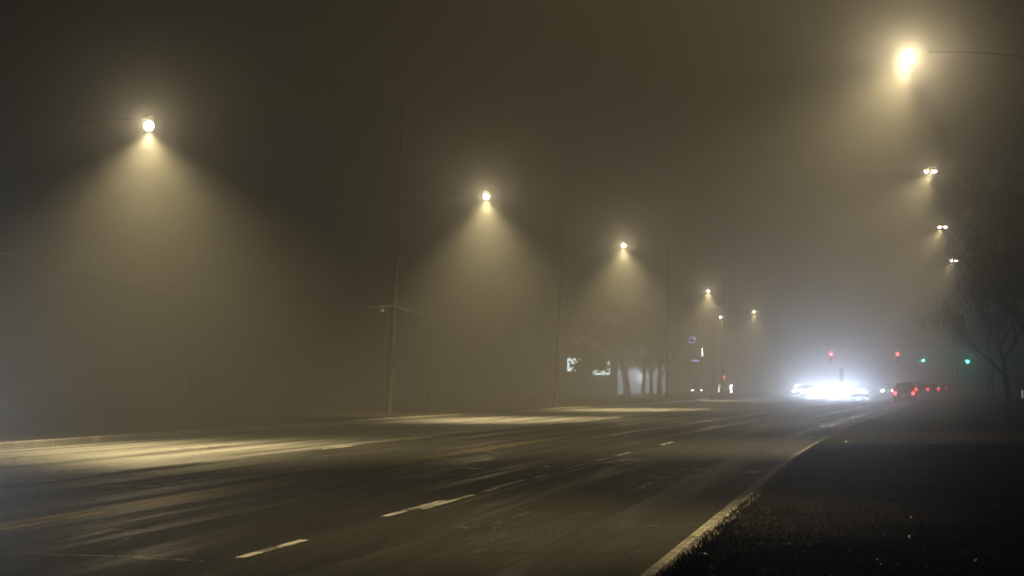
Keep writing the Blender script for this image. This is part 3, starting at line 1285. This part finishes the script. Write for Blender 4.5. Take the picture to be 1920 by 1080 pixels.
# cars beyond, all driving away
sed = None
far = [(1712, 230, 'car_grey', True, 'taller dark vehicle half hidden behind the dark off-road car'),
       (1736, 268, 'car_dark', False, 'first car in the line of red tail lights right of the off-road car'),
       (1757, 300, 'car_grey', False, 'second car in the line of red tail lights, two spots close together'),
       (1772, 325, 'car_dark', False, 'third misty car in the line of red tail lights'),
       (1786, 345, 'car_grey', False, 'fourth misty car in the line of red tail lights'),
       (1799, 362, 'car_dark', False, 'last and dimmest car of the tail light line, close to the trees')]
protos = {}
for px, d, pm, tall, lab in far:
    key = (pm, tall)
    if key not in protos:
        protos[key] = c = make_car(M[pm], tall, False, True)
    else:
        c = copy_tree(protos[key])
    q = at(px, 740, d)
    c.location = (q.x, d, 0)
    c.rotation_euler.z = heading(d) - .12
    tag(c, lab, 'car', 'cars driving away')

# oncoming cars with blinding headlights
onc = [(1520, 246, 'car_silver', False, 'oncoming car at the outer left end of the headlight glare', 1.0),
       (1563, 238, 'car_grey', False, 'oncoming car in the middle of the white headlight glare', 1.4),
       (1612, 240, 'car_silver', False, 'oncoming car on the right side of the glare, right of the dark sign', 1.2),
       (1545, 268, 'car_dark', False, 'oncoming car hidden behind the brightest headlights', .8),
       (1592, 258, 'car_dark', False, 'oncoming car half hidden just right of the dark sign', .8),
       (1502, 275, 'car_grey', False, 'farthest oncoming car, low at the outer left of the glare', .6),
       (1667, 290, 'car_grey', False, 'lone oncoming car with one bluish headlight just left of the off-road car', .12)]
protos = {}
for px, d, pm, tall, lab, pw in onc:
    if pm not in protos:
        protos[pm] = c = make_car(M[pm], tall, True, False)
    else:
        c = copy_tree(protos[pm])
        for ch in list(c.children):
            if ch.type == 'LIGHT':
                bpy.data.objects.remove(ch)
    q = at(px, 745, d)
    c.location = (q.x, d, 0)
    aim = math.atan2(-d, -q.x) - PI / 2
    c.rotation_euler.z = .5 * heading(d, True) + .5 * (aim % (2 * PI) if heading(d, True) > 0 else aim)
    tag(c, lab, 'car', 'oncoming cars with headlights on')
    head_beams(c, HEAD_P * pw)

# far pair of headlights at the left shop and the car just outside the photo's left edge
c = copy_tree(protos['car_dark'])
for ch in list(c.children):
    if ch.type == 'LIGHT':
        bpy.data.objects.remove(ch)
q = at(1307, 742, 310)
c.location = (q.x, 310, 0)
c.rotation_euler.z = math.atan2(-310, -q.x) - PI / 2
tag(c, 'small parked car with two tiny white headlights below the purple neon', 'car')
for ch in c.children:
    if ch.name.startswith('headlight') and ch.type == 'MESH':
        ch.data = ch.data.copy()
        ch.data.materials[0] = M['small_white']
c = copy_tree(protos['car_silver'])
for ch in list(c.children):
    if ch.type == 'LIGHT':
        bpy.data.objects.remove(ch)
c.location = (-12.9, 47, 0)
c.rotation_euler.z = heading(48, True)
tag(c, 'oncoming car just beyond the left edge that throws bluish headlight glow', 'car', 'oncoming cars with headlights on')
head_beams(c, 1500)
for ch in c.children:
    if ch.name.startswith('headlight') and ch.type == 'MESH':
        ch.data = ch.data.copy()
        ch.data.materials[0] = M['small_white']

# ------------------------------------------------------------------ fog
fg = MB()
fg.box((100, 590, 10.6), (1500, 1400, 23.8))
fog = fg.build('haze', None)
tag(fog, kind='stuff', label='even night fog filling the whole street', cat='fog')
fm = bpy.data.materials.new('night_fog')
fm.use_nodes = True
nt = fm.node_tree
nt.nodes.remove(nt.nodes['Principled BSDF'])
FOG = .0083
add = nt.nodes.new('ShaderNodeAddShader')
for k, (share, g_) in enumerate(((.58, .955), (.42, .15))):      # droplets scatter mostly forward, partly all round
    pv = nt.nodes.new('ShaderNodeVolumePrincipled')
    pv.inputs['Color'].default_value = (.96, .96, .96, 1)
    pv.inputs['Density'].default_value = FOG * share
    pv.inputs['Anisotropy'].default_value = g_
    pv.inputs['Density Attribute'].default_value = ''
    nt.links.new(pv.outputs['Volume'], add.inputs[k])
nt.links.new(add.outputs[0], nt.nodes['Material Output'].inputs['Volume'])
try:
    fm.cycles.homogeneous_volume = True
except Exception:
    pass
fog.data.materials.append(fm)

# ------------------------------------------------------------------ night sky
w = bpy.data.worlds.new('World')
scene.world = w
w.use_nodes = True
bg = w.node_tree.nodes['Background']
sky = w.node_tree.nodes.new('ShaderNodeTexSky')
sky.sky_type = 'NISHITA'
sky.sun_disc = False
sky.sun_elevation = math.radians(-6)
sky.sun_rotation = math.radians(200)
w.node_tree.links.new(sky.outputs[0], bg.inputs['Color'])
bg.inputs['Strength'].default_value = .002

# ------------------------------------------------------------------ camera and render
cam = bpy.data.cameras.new('Camera')
cam.sensor_width = 36
cam.lens = FPX / 1920 * 36
cam.clip_start = .1
cam.clip_end = 4000
co = bpy.data.objects.new('Camera', cam)
co.location = (0, 0, CAMH)
co.rotation_euler = (PI / 2 + PITCH, 0, 0)
col.objects.link(co)
scene.camera = co

scene.view_settings.view_transform = 'Standard'
scene.view_settings.look = 'None'
scene.view_settings.exposure = 0.0
scene.view_settings.gamma = 1.0
scene.cycles.use_denoising = True
scene.cycles.filter_width = 1.7
scene.cycles.use_adaptive_sampling = False
scene.cycles.volume_bounces = 0
scene.cycles.max_bounces = 5
scene.cycles.diffuse_bounces = 1
scene.cycles.glossy_bounces = 2
scene.cycles.sample_clamp_indirect = 2.0
scene.cycles.caustics_reflective = False
scene.cycles.caustics_refractive = False
